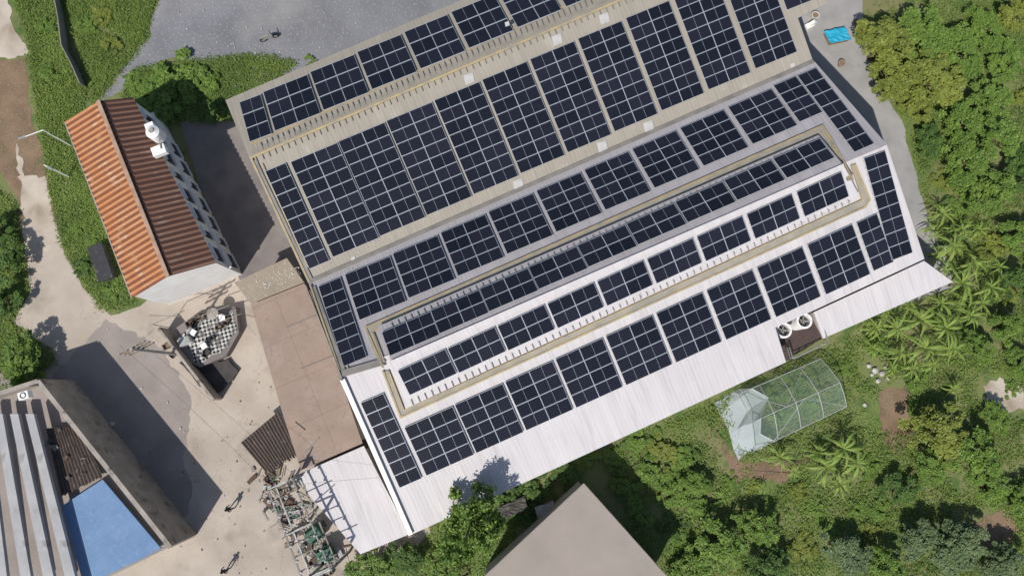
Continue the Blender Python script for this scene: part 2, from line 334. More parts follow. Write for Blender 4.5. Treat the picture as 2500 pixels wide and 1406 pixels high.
# ---------------------------------------------------------------- solar arrays
pb=B(); fw=.024; pb.box((0,0,0),(1.97,.97,.03),m_cell)
for s in(-1,1):
    pb.box((0,s*(.493-fw/2),.004),(1.988,fw,.045),m_alu); pb.box((s*(.994-fw/2),0,.004),(fw,.986-2*fw,.045),m_alu)
pb.box((0,0,.018),(.014,.986-2*fw-.01,.006),m_alu)
ptemp=pb.make("solar_panel",base=Vector((0,0,0))); pmesh=ptemp.data; bpy.data.objects.remove(ptemp)
def array(pl,quad,nc,nr,lab="block of dark blue solar panels in aluminium frames on factory roof"):
    TL,TR,BR,BL=[pl.on(x,y,.16) for x,y in quad]
    u=((TR-TL)+(BR-BL))/2; v=((BL-TL)+(BR-TR))/2; c=(TL+TR+BR+BL)/4
    w=u.length; U=u/w; V=(v-U*v.dot(U)).normalized(); h=v.dot(V); N=U.cross(-V)
    if nc==2: w+=.12
    h+=.06
    if N.z<0: N=-N
    R=Matrix((U,-V,N)).transposed(); eu=R.to_euler()
    e=empty("solar_array",c-N*.12,label=lab,category="solar panels",group="solar panel arrays on the factory roofs")
    b=B()
    for i in range(nr):
        for s in(.25,.75):
            y=(-.5+(i+s)/nr)*h; b.beam(c+V*y-U*(w/2+.03)-N*.06,c+V*y+U*(w/2+.03)-N*.06,.03,.05,m_gutg,N)
    b.make("mounting_rail",e)
    for i in range(nc):
        for j in range(nr):
            p=c+U*((i+.5)/nc-.5)*w+V*((j+.5)/nr-.5)*h
            o=bpy.data.objects.new("solar_panel",pmesh); COL.objects.link(o); o.parent=e; o.location=p-WL[e.name]
            o.rotation_euler=eu; o.scale=(w/nc/2.0,h/nr/1.0,1)
def row(pl,q0,q1,n,nc,nr):
    for k in range(n):
        t=k/(n-1); array(pl,[(a[0]+(b[0]-a[0])*t,a[1]+(b[1]-a[1])*t) for a,b in zip(q0,q1)],nc,nr)
NL="narrow single column of dark solar panels at the roof edge"
array(plA,[(582,252),(634,232),(666,326),(612,346)],1,3,NL)
row(plA,[(645,225),(745,185),(785,276),(672,320)],[(1340,-70),(1440,-112),(1480,-22),(1376,20)],7,2,3)
array(plB,[(645,420),(697,399),(805,635),(757,656)],1,8,NL)
row(plB,[(710,397),(820,350),(925,581),(815,626)],[(1763,-55),(1862,-95),(1945,127),(1845,168)],10,2,8)
array(plB,[(1893,-60),(1965,-90),(1992,-2),(1917,26)],1,3)
array(plC,[(775,701),(825,680),(902,868),(841,893)],1,7,NL)
row(plC,[(840,672),(948,628),(992,735),(883,779)],[(1780,262),(1885,217),(1942,308),(1838,352)],9,2,4)
array(plC,[(1892,209),(1948,185),(2003,276),(1947,300)],1,4)
array(plC,[(1946,187),(1992,166),(2135,351),(2086,371)],1,7,NL)
row(plD,[(937,811),(1048,761),(1073,818),(950,868)],[(1891,386),(2002,339),(2034,386),(1920,436)],9,2,2)
row(plE,[(974,905),(1085,852),(1114,912),(1000,963)],[(1945,470),(2050,421),(2073,479),(1967,527)],9,2,2)
array(plF,[(880,984),(936,960),(1030,1166),(975,1190)],1,7,NL)
row(plF,[(990,1043),(1103,993),(1156,1109),(1041,1160)],[(1970,599),(2075,550),(2127,667),(2020,717)],9,2,4)
array(plF,[(2101,389),(2152,373),(2237,611),(2184,634)],1,8,NL)
array(plF,[(2089,545),(2140,523),(2183,637),(2134,661)],1,4)
# ---------------------------------------------------------------- lean-to & cooling fans
def building(name,pts,z,mwall,mroof,label,cat,th=.2,over=.3,extra=None):
    zs=z if isinstance(z,(list,tuple)) else [z]*len(pts)
    top=[P(x,y,q) for (x,y),q in zip(pts,zs)]
    c=sum(top,Vector())/len(top)
    e=empty(name,Vector((c.x,c.y,0)),label=label,category=cat)
    b=B().prism(top,[p-Vector((0,0,th)) for p in top],mroof); b.make("roof",e)
    ins=[]
    for p in top:
        d=(c-p); d.z=0; ins.append(p+d.normalized()*over-Vector((0,0,th+.003)))
    B().prism(ins,0.0,mwall).make("wall",e)
    return e
building("lean_to",[(1987,762),(2256,637),(2326,688),(2010,826)],[4.8,4.8,4.0,4.0],m_wallg,m_white,"low white sheet roofed lean-to beside the factory","shed")
b=B(); b.prism([P(x,y,3.2) for x,y in[(1892,800),(1986,760),(2010,825),(1919,880)]],0.0,m_redfloor)
deck=b.make("service_deck",label="dark service deck with railings beside the factory",category="platform")
b=B()
rp=[P(x,y,3.2) for x,y in[(1916,850),(1925,878),(2010,838),(1998,800)]]
for i in range(3):
    for hh in(.5,1.0): b.beam(rp[i]+Vector((0,0,hh)),rp[i+1]+Vector((0,0,hh)),.05,.05,m_steel)
    n=5
    for k in range(n+1): q=rp[i].lerp(rp[i+1],k/n); b.beam(q,q+Vector((0,0,1)),.05,.05,m_steel)
b.make("railing",deck)
for (x,y) in((1915,806),(1965,783)):
    c=P(x,y,5.2); c.z=3.2
    e=empty("cooling_fan",c,label="round white cooling fan unit with dark blades",category="fan",group="roof cooling fans")
    b=B().ring(c,.52,.62,1.9,m_whitep); b.ring(c+Vector((0,0,1.7)),.48,.64,.22,m_whitep); b.make("housing",e)
    b=B(); b.cyl(c+Vector((0,0,.1)),c+Vector((0,0,1.5)),.12,m_dark)
    b.cyl(c,c+Vector((0,0,1.2)),.5,m_black)
    for k in range(5):
        a=k*2*math.pi/5; R=Matrix.Rotation(a,3,'Z')@Matrix.Rotation(.4,3,'X'); b.box(c+Vector((math.cos(a)*.27,math.sin(a)*.27,1.55)),(.42,.14,.02),m_gutg,R)
    b.make("fan_blades",e)
    b=B()
    for k in range(3):
        a=k*math.pi/3; d=Vector((math.cos(a),math.sin(a),0))*.6; b.beam(c+Vector((0,0,1.93))-d,c+Vector((0,0,1.93))+d,.02,.02,m_steel)
    b.make("guard",e)
# ---------------------------------------------------------------- annexes west of the halls
building("annex_building",[(612,744),(742,692),(758,712),(885,1082),(735,1147),(690,1010)],[4.6]*6,m_wallg,m_pink,"flat pinkish brown roofed annex beside factory hall","building")
building("annex_building",[(572,690),(700,630),(742,689),(612,741)],[4.75]*4,m_wallg,m_pinkt,"small tan roofed annex speckled with pale debris","building")
building("annex_building",[(715,1163),(888,1088),(935,1180),(1000,1303),(880,1352)],[4.2,4.4,4.4,4.2,3.8],m_wallg,m_white,"low white roofed annex at the corner of the factory","building")
b=B(); strip(b,plF,[(836,925),(1003,1303)],.35,.3,.12,m_whitep); b.make("parapet",f2)
b=B(); strip(b,plC,[(748,700),(838,930)],.12,.5,.0,m_beige); b.make("parapet",f2)
for (a,c) in(((745,1105),(780,1068)),((720,1030),(745,1050)),((735,900),(860,850)),((700,800),(770,770))):
    B().cyl(P(*a,4.65),P(*c,4.65),.035,m_gutg).make("roof_pipe",None,label="thin grey pipe lying across the annex roof",category="pipe",group="pipes on the annex roof")
def corr(b,p00,p10,p01,p11,n,amp,m1,m2,rag=0):
    N=(p10-p00).cross(p01-p00).normalized()
    if N.z<0:N=-N
    K=n*4; vs=[]
    for i in range(K+1):
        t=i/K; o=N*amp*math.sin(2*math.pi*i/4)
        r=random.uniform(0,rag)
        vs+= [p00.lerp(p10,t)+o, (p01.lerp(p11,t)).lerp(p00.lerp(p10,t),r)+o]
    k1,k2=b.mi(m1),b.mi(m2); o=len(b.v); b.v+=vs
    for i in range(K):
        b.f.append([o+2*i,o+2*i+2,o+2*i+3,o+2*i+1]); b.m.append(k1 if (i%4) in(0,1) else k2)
b=B(); corr(b,P(588,1080,3.4),P(682,1002,3.5),P(655,1160,3.0),P(735,1112,3.2),14,.05,m_rust,m_dark,.12)
can=b.make("rusty_canopy",label="torn rusty corrugated canopy over the yard",category="canopy")
for x,y in((600,1085),(680,1012),(655,1150),(728,1110)): b=B(); p=P(x,y,3.1); b.cyl((p.x,p.y,0),p,.05,m_dark); b.make("post",can)
# ---------------------------------------------------------------- white house with rusty roof
ze,zr=6.2,7.5
LT,LB=P(158,298,ze),P(322,728,ze); RT,RB=P(240,247,zr),P(410,675,zr); ET,EB=P(325,238,ze),P(528,642,ze)
cx=(LT+LB+ET+EB)/4
hs=empty("white_house",Vector((cx.x,cx.y,0)),label="two storey white house with rusty red corrugated gable roof",category="house")
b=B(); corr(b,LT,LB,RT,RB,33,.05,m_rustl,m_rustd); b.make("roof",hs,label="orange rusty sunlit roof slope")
b=B(); corr(b,ET,EB,RT,RB,33,.05,m_rbd,m_rbl); b.make("roof",hs,label="rusty roof slope with shade in its darker brown colour")
b=B(); b.beam(RT+Vector((0,0,.08)),RB+Vector((0,0,.08)),.32,.08,mk("faded_ridge_cap",(.42,.29,.215),(.32,.2,.14),1.5)); b.make("ridge_cap",hs)
b=B(); b.beam(LT,LB,.10,.08,m_beige);b.make("eave_board",hs)
al=(LB-LT).normalized(); ac=(ET-LT); ac.z=0
ins=[]
for p,sa,sc in((LT,1,1),(LB,-1,1),(EB,-1,-1),(ET,1,-1)):
    q=p+al*sa*.12+ac.normalized()*sc*.15; q.z=0; ins.append(q)
rT=(ins[0]+ins[3])/2; rB=(ins[1]+ins[2])/2
b=B(); hz=ze-.12; g=[v+Vector((0,0,hz)) for v in ins]; gt=rT+Vector((0,0,zr-.15)); gb=rB+Vector((0,0,zr-.15))
b.v=[*ins,*g,gt,gb]; k=b.mi(m_whitep); b.f=[[0,1,5,4],[2,3,7,6],[1,2,6,9,5],[3,0,4,8,7]]; b.m=[k]*4
b.make("wall",hs)
wd=(ins[2]-ins[3]); wl=wd.length; wd.normalize(); wn=Vector((wd.y,-wd.x,0)); 
if wn.dot(ins[2]-ins[1])<0: wn=-wn
Rw=Matrix((wd,wn,Vector((0,0,1)))).transposed()
for k in range(8):
    for z in(1.5,4.5):
        if k==0 and z<2: continue
        c=ins[3]+wd*(wl*(k+.6)/8.2)+Vector((0,0,z))
        ww=1.3 if (k%3) else .7
        B().box(c+wn*.02,(ww,.06,1.7),m_black,Rw).make("window",hs)
        B().box(c+wn*.08+Vector((0,0,-.93)),(ww+.2,.25,.08),m_whitep,Rw).make("window_sill",hs)
        B().box(c+wn*.10+Vector((0,0,.95)),(ww+.2,.3,.07),m_whitep,Rw).make("window_canopy",hs)
B().box(ins[3].lerp(ins[2],.5)+wn*.12+Vector((0,0,3.05)),(wl,.25,.12),m_whitep,Rw).make("ledge",hs)
c=P(372,322,7.6); e=empty("water_tank",c-Vector((0,0,1.1)),label="white water tank with pipes on the house roof",category="water tank")
b=B(); b.cyl(c-Vector((0,0,1.2)),c,.55,m_whitep,n=20); b.cyl(c,c+Vector((0,0,.22)),.55,m_whitep,.2,n=20); b.make("tank_body",e)
B().cyl(c+Vector((0,0,.22)),c+Vector((0,0,.3)),.2,m_beige).make("lid",e)
B().box(c+Vector((.25,-1.3,-.9)),(1.1,.8,.5),m_whitep,Matrix.Rotation(.4,3,'Z')).make("tank_base",e)
B().box(c+Vector((-.6,.7,-.9)),(.7,.6,.6),m_whitep,Matrix.Rotation(.4,3,'Z')).make("pump_box",e)
B().beam(c+Vector((.3,-.4,-.5)),c+Vector((.5,-1.2,-.6)),.08,.08,m_steel).make("pipe",e)
# ---------------------------------------------------------------- tiled terrace
TZ=.93
tp=[(430,800),(470,772),(575,748),(583,812),(552,868),(488,896),(440,870)]
top=[P(x,y,.9) for x,y in tp]; cc=sum(top,Vector())/7
te=empty("terrace",Vector((cc.x,cc.y,0)),label="small cluttered terrace with black and white checkered floor",category="terrace")
B().prism(top,0.0,m_shade).make("platform",te)
b=B(); q=[P(x,y,.925) for x,y in jag([(440,830),(458,795),(570,762),(575,812),(545,850),(486,888)],7,12)]; b.add(q,[tuple(range(len(q)))],m_check); b.make("tiled_floor",te)
q=[P(x,y,.35) for x,y in jag([(436,884),(487,900),(556,876),(582,905),(545,950),(522,974)],4,14)]
B().prism(q,0.0,m_dark,mk("dark_low_floor",(.07,.06,.058),(.045,.04,.04),1,.7)).make("sunken_floor",label="dark low flat plate beside the terrace",category="shed")  # plain dark plate, lower than the terrace floor
c=P(519,766,1.7); c.z=TZ
b=B(); b.cyl(c,c+Vector((0,0,.75)),.05,m_steel); b.cyl(c+Vector((0,0,.75)),c+Vector((0,0,.8)),.5,m_beige,n=20); b.cyl(c,c+Vector((0,0,.04)),.25,m_steel)
b.make("round_table",label="round beige table standing on the terrace",category="table")
for (x,y,r) in((455,832,.3),(474,812,1.1),(500,845,.6),(545,778,.2)):
    c=P(x,y,1.1); c.z=TZ; R=Matrix.Rotation(r,3,'Z'); b=B()
    b.box(c+Vector((0,0,.42)),(.5,.5,.06),m_whitep,R)
    b.box(c+R@Vector((0,.24,.7)),(.5,.05,.5),m_whitep,R)
    for sx in(-.22,.22):
        for sy in(-.22,.22): b.box(c+R@Vector((sx,sy,.2)),(.05,.05,.39),m_whitep,R)
    b.make("chair",label="white plastic chair on the checkered terrace",category="chair",group="chairs on the terrace")
b=B(); c=P(455,836,1.3); c.z=TZ; b.box(c+Vector((-.1,.1,.35)),(.9,.6,.7),m_whitep,Matrix.Rotation(.5,3,'Z')); b.box(c+Vector((-.1,.1,.72)),(.96,.66,.05),m_steel,Matrix.Rotation(.5,3,'Z'))
b.make("storage_box",label="white lidded storage box on the terrace",category="box")
def crate(x,y,z,s,r,m,label="small open wooden crate among yard clutter"):
    c=P(x,y,z); c.z=z; R=Matrix.Rotation(r,3,'Z'); b=B(); b.box(c+Vector((0,0,.03)),(s,s*.7,.04),m,R)
    for sg in(-1,1):
        for zz in(.12,.26): b.box(c+R@Vector((0,sg*s*.35,zz)),(s,.03,.1),m,R); b.box(c+R@Vector((sg*s*.485,0,zz)),(.03,s*.66,.1),m,R)
    for sx in(-1,1):
        for sy in(-1,1): b.box(c+R@Vector((sx*s*.46,sy*s*.32,.16)),(.04,.04,.3),m,R)
    b.make("crate",label=label,category="crate",group="crates in the yard")
for x,y,z,s,r,m in((490,775,TZ,.7,.4,m_wood),(475,790,TZ,.6,1.0,m_dark),(535,800,TZ,.5,.2,m_wood),(505,862,TZ,.7,.9,m_dark),(555,785,TZ,.6,1.3,m_rust),(490,860,TZ,.55,.1,m_gwhite),(465,790,TZ,.6,.5,m_rust),(520,825,TZ,.4,.5,m_dark),(410,845,.02,.7,.5,m_wood),(425,865,.02,.6,.9,m_dark),
   (690,1195,.02,.9,.4,m_wood),(705,1230,.02,.8,1.1,m_rust),(722,1255,.02,.9,.3,m_gwhite),(735,1290,.02,.7,.8,m_wood),(700,1270,.02,.8,.1,m_dark),(770,1370,.02,.9,.7,m_rust),(745,1340,.02,.8,.2,m_gwhite),(800,1395,.02,.9,.5,m_wood),(660,1165,.02,.9,.9,m_rust),(1130,1395,.02,1.0,.4,m_rust)): crate(x,y,z,s,r,m)
b=B()
for a,c in(((500,800),(590,765)),((480,775),(560,745)),((372,792),(450,758)),((365,770),(440,772))): b.cyl(P(*a,3.2),P(*c,3.2),.035,m_gutg)
for x,y in((500,800),(590,765),(480,775),(372,792)): p=P(x,y,3.2); b.cyl((p.x,p.y,0),p,.03,m_gutg)
b.make("pipe_frame",label="thin steel pipe frame around the terrace",category="frame")
b=B(); a=P(385,800,1.9);c=P(520,975,1.9); b.beam((a.x,a.y,.95),(c.x,c.y,.95),.22,1.9,m_beige); b.make("yard_wall",label="weathered beige yard wall below the terrace",category="wall")
# ---------------------------------------------------------------- utility pole + wires
def pole(px,py,h,label,arms=2,ang=.8):
    t=P(px,py,h); o=Vector((t.x,t.y,0)); e=empty("utility_pole",o,label=label,category="utility pole")
    B().cyl(o,t,.16,m_wallg,.10,n=12).make("pole",e)
    R=Matrix.Rotation(ang,3,'Z')
    for k in range(arms):
        c=t-Vector((0,0,.3+.7*k)); B().box(c+R@Vector((0,.12,0)),(2.2,.1,.12),m_wood,R).make("crossarm",e)
        for s in(-1,-.4,.4,1):
            q=c+R@Vector((s,.12,.06)); B().cyl(q,q+Vector((0,0,.25)),.06,m_cer,.03,n=8).make("insulator",e)
    return t
t1=pole(320,852,8.5,"concrete utility pole with wooden crossarms above the yard",3,.5)
t2=pole(700,1185,7,"concrete utility pole beside the electrical frame",2,1.2)
def wire(a,b_,sag,label="thin black overhead power cable"):
    b=B(); n=14; pts=[a.lerp(b_,i/n)-Vector((0,0,sag*4*(i/n)*(1-i/n))) for i in range(n+1)]
    for i in range(n): b.cyl(pts[i],pts[i+1],.009,m_dark,n=5,cap=False)
    b.make("power_cable",label=label,category="cable",group="overhead power cables")
for d in(-.9,.9): wire(t1+Vector((d,.3,0)),t2+Vector((d*.4,d,0)),.7)
wire(t1,P(385,792,3.2),.2); wire(t2,P(925,1165,5.5),.2)
# ---------------------------------------------------------------- electrical frame
e=empty("substation_frame",P(780,1290,0),label="steel electrical gantry with insulators beside white annex",category="electrical frame")
fr=[(655,1195),(715,1168),(808,1390),(742,1420)]
tops=[P(x,y,6.6) for x,y in fr]
mids=[tops[0].lerp(tops[3],.5),tops[1].lerp(tops[2],.5)]
for p in tops+mids: b=B(); b.beam((p.x,p.y,0),p,.16,.16,m_gutg); b.make("post",e)
b=B()
for zz in(0,-1.6):
    o=Vector((random.uniform(-.1,.1),0,zz))
    for a,c in((tops[0],tops[3]),(tops[1],tops[2]),(tops[0],tops[1]),(tops[2],tops[3]),(mids[0],mids[1])): b.beam(a+o,c+o,.11,.10,random.choice([m_steel,m_gutg]))
for t in(.15,.3,.45,.62,.78,.9):
    a=tops[0].lerp(tops[3],t+random.uniform(-.05,.05))+Vector((0,0,-.2)); c=tops[1].lerp(tops[2],t+random.uniform(-.05,.05))+Vector((0,0,-.2)); d=(c-a); b.beam(a-d*random.uniform(0,.3),c+d*random.uniform(0,.4),.07,.06,random.choice([m_dark,m_gutg]))
b.make("beam",e)
for t in(.15,.3,.45,.62,.78,.9):
    for s in(.05,.5,.95):
        q=tops[0].lerp(tops[3],t).lerp(tops[1].lerp(tops[2],t),s); bb=B(); bb.cyl(q-Vector((0,0,.17)),q+Vector((0,0,.3)),.04,m_cer,n=8)
        for k in range(3): bb.cyl(q+Vector((0,0,-.1+k*.13)),q+Vector((0,0,-.06+k*.13)),.09,m_cer,.06,n=10)
        bb.make("insulator",e)
for k,(x,y) in enumerate(((795,1352),(768,1302))):
    c=P(x,y,1); c.z=0; R=Matrix.Rotation(.4+k*.3,3,'Z')
    e=empty("transformer",c,label="green finned power transformer with ceramic bushings",category="transformer",group="yard transformers")
    bb=B().box(c+Vector((0,0,.9)),(1.1,.7,1.4),m_green,R); bb.box(c+Vector((0,0,1.63)),(1.2,.8,.06),m_green,R); bb.make("tank",e)
    for s in(-1,1):
        bb=B()
        for i in range(7): bb.box(c+R@Vector((-.45+i*.15,s*.5,.9)),(.03,.28,1.1),m_green,R)
        bb.box(c+R@Vector((0,s*.63,1.3)),(1.0,.05,.06),m_green,R)
        bb.make("cooling_fins",e)
    for s in(-.35,0,.35): q=c+R@Vector((s,0,1.66)); B().cyl(q,q+Vector((0,0,.4)),.07,m_cer,.04).make("bushing",e)
b=B()
for i in range(190):
    t=random.random(); x=650+160*t+random.gauss(0,26); y=1170+225*t+random.gauss(0,26); z=random.uniform(.05,.35)
    p=P(x,y,z); a=random.uniform(0,3.14); l=random.uniform(.2,1.1); d=Vector((math.cos(a)*l/2,math.sin(a)*l/2,random.uniform(-.04,.1)))
    b.beam(p-d,p+d,random.choice([.04,.06,.12,.35]),.05,random.choice([m_wood,m_rust,m_gutg,m_dark,m_gwhite,m_beige,m_dark,m_green]))
b.make("scrap_heap",kind="stuff",label="mixed scrap timber and metal scattered below the electrical gantry",category="scrap")
def litter(name,poly,n,mats,smax):
    b=B(); k=0
    while k<n:
        x=random.uniform(poly[0],poly[2]); y=random.uniform(poly[1],poly[3]); s=random.uniform(.04,smax); p=P(x,y,.03+s*.2)
        b.box(p,(s,s*random.uniform(.4,1),s*.4),random.choice(mats),Matrix.Rotation(random.uniform(0,3),3,'Z')); k+=1
    b.make(name,kind="stuff",label="small scattered litter and stones on the ground",category="litter")
litter("litter",(400,0,900,140),110,[m_rock,m_gwhite,m_rock],.15)
litter("litter",(440,900,680,1400),60,[m_wood,m_dark,m_gwhite],.14)
litter("litter",(250,800,460,1200),25,[m_wood,m_gwhite,m_rock],.2)
b=B()
for i in range(60):
    t=random.random(); p=P(640+90*t+random.uniform(-15,15),700-30*t+random.uniform(-25,10),4.78); s=random.uniform(.04,.11); b.box(p,(s,s,.03),m_cer,Matrix.Rotation(random.uniform(0,3),3,'Z'))
b.make("litter",kind="stuff",label="pale debris scattered over the tan annex roof",category="litter")
b=B()
for i in range(150):
    t=random.random(); s=random.uniform(.03,.09)
    if i%2: p=plB.on(790+1180*t+random.uniform(-6,6),662-512*t+random.uniform(-22,6),.05)
    else: p=plC.on(790+1180*t+random.uniform(-6,6),690-512*t+random.uniform(-4,8),.05)
    b.box(p,(s,s*.7,.03),m_cer,Matrix.Rotation(random.uniform(0,3),3,'Z'))
b.make("litter",kind="stuff",label="pale specks of debris along the roof valley",category="litter")
# ---------------------------------------------------------------- lower yard building
pw=[(-80,985),(92,930),(415,1335),(345,1366),(195,1440),(-80,1500)]
e=empty("yard_building",P(150,1200,0),label="low industrial building with beige parapet and blue roof section",category="building")
wp=[P(x,y,4.7) for x,y in pw]
B().prism([Vector((p.x,p.y,3.3)) for p in wp],0.0,m_wallg,m_shadow_asph).make("wall",e)
def flat(p,z): return Vector((p.x,p.y,z))
for i in(0,1): b=B(); a,c=wp[i],wp[i+1]; b.beam(flat(a,2.35),flat(c,2.35),.36,4.7+i*.004,m_beige); b.make("parapet",e)
for k,(x0,x1) in enumerate(((62,166),(24,112),(-14,55),(-52,-5))):
    q=[P(x0,1010,4.9),P(x0+20,1010,4.9),P(x1+26,1440,4.9),P(x1,1440,4.9)]
    b=B(); b.prism(q,[p-Vector((0,0,.35)) for p in q],m_gwhite); b.make("roof_beam",e)
q=[P(x,y,3.9) for x,y in[(150,1235),(250,1170),(393,1338),(340,1366),(205,1430)]]; B().prism(q,[p-Vector((0,0,.15)) for p in q],m_blue).make("blue_roof",e)
b=B(); corr(b,P(112,1045,3.9),P(192,1040,3.9),P(150,1215,3.8),P(252,1165,3.8),12,.05,m_rust,m_dark,.04); b.make("rusty_roof",e)
b=B()
for i in range(14):
    a=(105+random.uniform(0,100),1030+random.uniform(0,140)); b.beam(P(*a,4.0),P(a[0]+random.uniform(-15,15),a[1]+random.uniform(-12,12),4.01),random.choice([.06,.3]),.03,random.choice([m_rust,m_gutg,m_dark]))
b.make("scrap_sheet",e,kind="stuff")
c=P(62,965,5.2); b=B(); b.box(c,(.8,.6,.6),m_whitep,Matrix.Rotation(.3,3,'Z')); b.ring(c+Vector((0,0,.31)),.18,.24,.03,m_dark,16); b.make("air_conditioner",label="white air conditioning unit on the parapet",category="air conditioner")
# ---------------------------------------------------------------- tan house at the bottom
q=[P(1425,1180,5.0),P(1640,1420,5.0),P(1400,1640,5.0),P(1170,1418,5.0)]
e=empty("tan_roofed_house",P(1410,1400,0),label="house with plain tan sheet roof among the trees",category="house")
cc=sum(q,Vector())/4
b=B(); b.prism(q,[p-Vector((0,0,.15)) for p in q],m_bot); b.make("roof",e)
B().prism([p.lerp(cc,.05)-Vector((0,0,.16)) for p in q],0.0,m_wallg).make("wall",e)
for i in range(4): b=B(); b.beam(q[i],q[(i+1)%4],.08,.08+.003*i,m_gutg); b.make("gutter",e)
def crumple(name,quad,z,m,label,cat,amp=.12,legs=True):
    b=B(); n=8; vs=[]; q=[P(x,y,z) for x,y in quad]
    for i in range(n+1):
        for j in range(n+1):
            p=q[0].lerp(q[1],i/n).lerp(q[3].lerp(q[2],i/n),j/n); vs.append(p+Vector((random.uniform(-.04,.04),random.uniform(-.04,.04),random.uniform(0,amp))))
    b.add(vs,[(i*(n+1)+j,(i+1)*(n+1)+j,(i+1)*(n+1)+j+1,i*(n+1)+j+1) for i in range(n) for j in range(n)],m)
    c=sum(q,Vector())/4
    b.prism([x.lerp(c,.1)-Vector((0,0,.06)) for x in q],0.0,m_wood); b.make(name,label=label,category=cat)
crumple("covered_crate",[(2012,78),(2062,66),(2078,97),(2026,108)],.5,m_tarp,"bright blue tarp draped over a low crate","tarp")
crumple("covered_stack",[(1305,1238),(1350,1222),(1362,1262),(1318,1280)],.8,m_gwhite,"grey sheet covering a stack behind the factory","stack")
crumple("covered_stack",[(1215,1238),(1280,1210),(1290,1240),(1228,1268)],.7,m_dark,"dark sheet covering a stack behind the factory","stack")
# ---------------------------------------------------------------- net greenhouse
g=[P(x,y,1.2) for x,y in[(1800,952),(1998,868),(2070,1000),(1845,1108)]]
g=[Vector((p.x,p.y,0)) for p in g]
e=empty("net_greenhouse",(g[0]+g[2])/2,label="faceted garden greenhouse frame covered with pale shade net",category="greenhouse")
HS=[0,.06,.27,.5,.73,.94,1]; HZ=[0,1.3,2.05,2.5,2.05,1.3,0]
def hoop(t,k):
    s=HS[k]; return g[0].lerp(g[1],t).lerp(g[3].lerp(g[2],t),s)+Vector((0,0,HZ[k]))
nh=5
for i in range(nh):
    t=i/(nh-1); b=B(); pp=[hoop(t,k) for k in range(7)]
    for k in range(6): b.cyl(pp[k],pp[k+1],.032,m_gwhite,n=6)
    b.make("hoop",e)
for s in(1,3,5): b=B(); b.cyl(hoop(0,s),hoop(1,s),.032,m_gwhite,n=6); b.make("purlin",e)
b=B(); b.cyl(hoop(0,1),hoop(.4,3),.025,m_gwhite,n=6); b.cyl(hoop(.4,3),hoop(.8,1),.025,m_gwhite,n=6); b.cyl(hoop(.2,5),hoop(.6,3),.025,m_gwhite,n=6);b.cyl(hoop(.6,3),hoop(1,5),.025,m_gwhite,n=6); b.make("brace",e)
b=B(); vs=[];n=15
for i in range(n+1):
    for k in range(7):
        vs.append(hoop(i/n,k)+Vector((0,0,.04-.16*abs(math.sin(math.pi*i/n*(nh-1)))*(.5+random.random()*.5 if 0<k<6 else 0))))
b.add(vs,[(i*7+k,(i+1)*7+k,(i+1)*7+k+1,i*7+k+1) for i in range(n) for k in range(6)],m_net); b.make("net_cover",e)
cs=[P(1745,985,.1),P(1770,1040,.1),P(1788,1080,.1),P(1800,1120,.1)]; hp=[hoop(.06,0),hoop(.16,1),hoop(.28,2),hoop(.10,3),hoop(.08,4),hoop(.2,5),hoop(.12,6)]
vs=[]; K=7
for j in range(5):
    for k in range(K):
        f=k/(K-1)*3; i0=min(2,int(f)); o=cs[i0].lerp(cs[i0+1],f-i0); v=hp[k].lerp(o,j/4); v=v+Vector((random.uniform(-.1,.1),random.uniform(-.1,.1),-.35*math.sin(math.pi*j/4)+.08)); v.z=max(.05,v.z); vs.append(v)
b=B(); b.add(vs,[(j*K+k,(j+1)*K+k,(j+1)*K+k+1,j*K+k+1) for j in range(4) for k in range(K-1)],m_netw); b.make("end_sheet",e)
# ---------------------------------------------------------------- lamp poles / fence / odds
def lamp(base,top,arm,h):
    t=P(*top,h); o=Vector((t.x,t.y,0)); e=empty("street_lamp",o,label="thin white street lamp pole beside the dirt road",category="street lamp",group="road lamp poles")
    B().cyl(o,t,.07,m_whitep,.05).make("pole",e); a=P(*arm,h+.1); B().cyl(t,a,.04,m_whitep).make("arm",e)
    d=(a-t).normalized(); b=B(); b.beam(a-d*.1,a+d*.5,.18,.08,m_steel); b.make("lamp_head",e)
lamp((165,355),(105,318),(58,335),4.2)
lamp((190,445),(108,403),(118,409),3.6)
b=B()
pts=[(145,-20),(160,60),(168,125),(192,170),(212,216)]
for i in range(4):
    a,c=P(*pts[i]),P(*pts[i+1]); b.beam(a+Vector((0,0,.6)),c+Vector((0,0,.6)),.08,1.2,m_gutg)
b.make("boundary_wall",label="low grey boundary wall between grass and gravel",category="wall")
c=P(660,97,0); e=empty("motorcycle",c,label="small motorcycle parked on the gravel yard",category="motorcycle")
R=Matrix.Rotation(.35,3,'Z')
for s in(-.6,.6):
    q=c+R@Vector((s,0,.3)); d=R@Vector((0,.05,0)); bb=B(); bb.cyl(q-d,q+d,.3,m_black,n=18); bb.cyl(q-d*1.1,q+d*1.1,.17,m_steel,n=14); bb.make("wheel",e)
b=B(); b.beam(c+R@Vector((-.5,0,.55)),c+R@Vector((.35,0,.6)),.22,.28,m_gwhite); b.beam(c+R@Vector((.35,0,.6)),c+R@Vector((.62,0,.3)),.08,.08,m_steel); b.beam(c+R@Vector((.35,0,.6)),c+R@Vector((.3,0,1.0)),.07,.07,m_steel); b.make("body",e)
b=B(); b.beam(c+R@Vector((.3,-.35,1.0)),c+R@Vector((.3,.35,1.0)),.05,.05,m_dark); b.make("handlebar",e)
b=B(); b.beam(c+R@Vector((-.7,0,.74)),c+R@Vector((.1,0,.76)),.26,.1,m_gutg); b.make("seat",e)
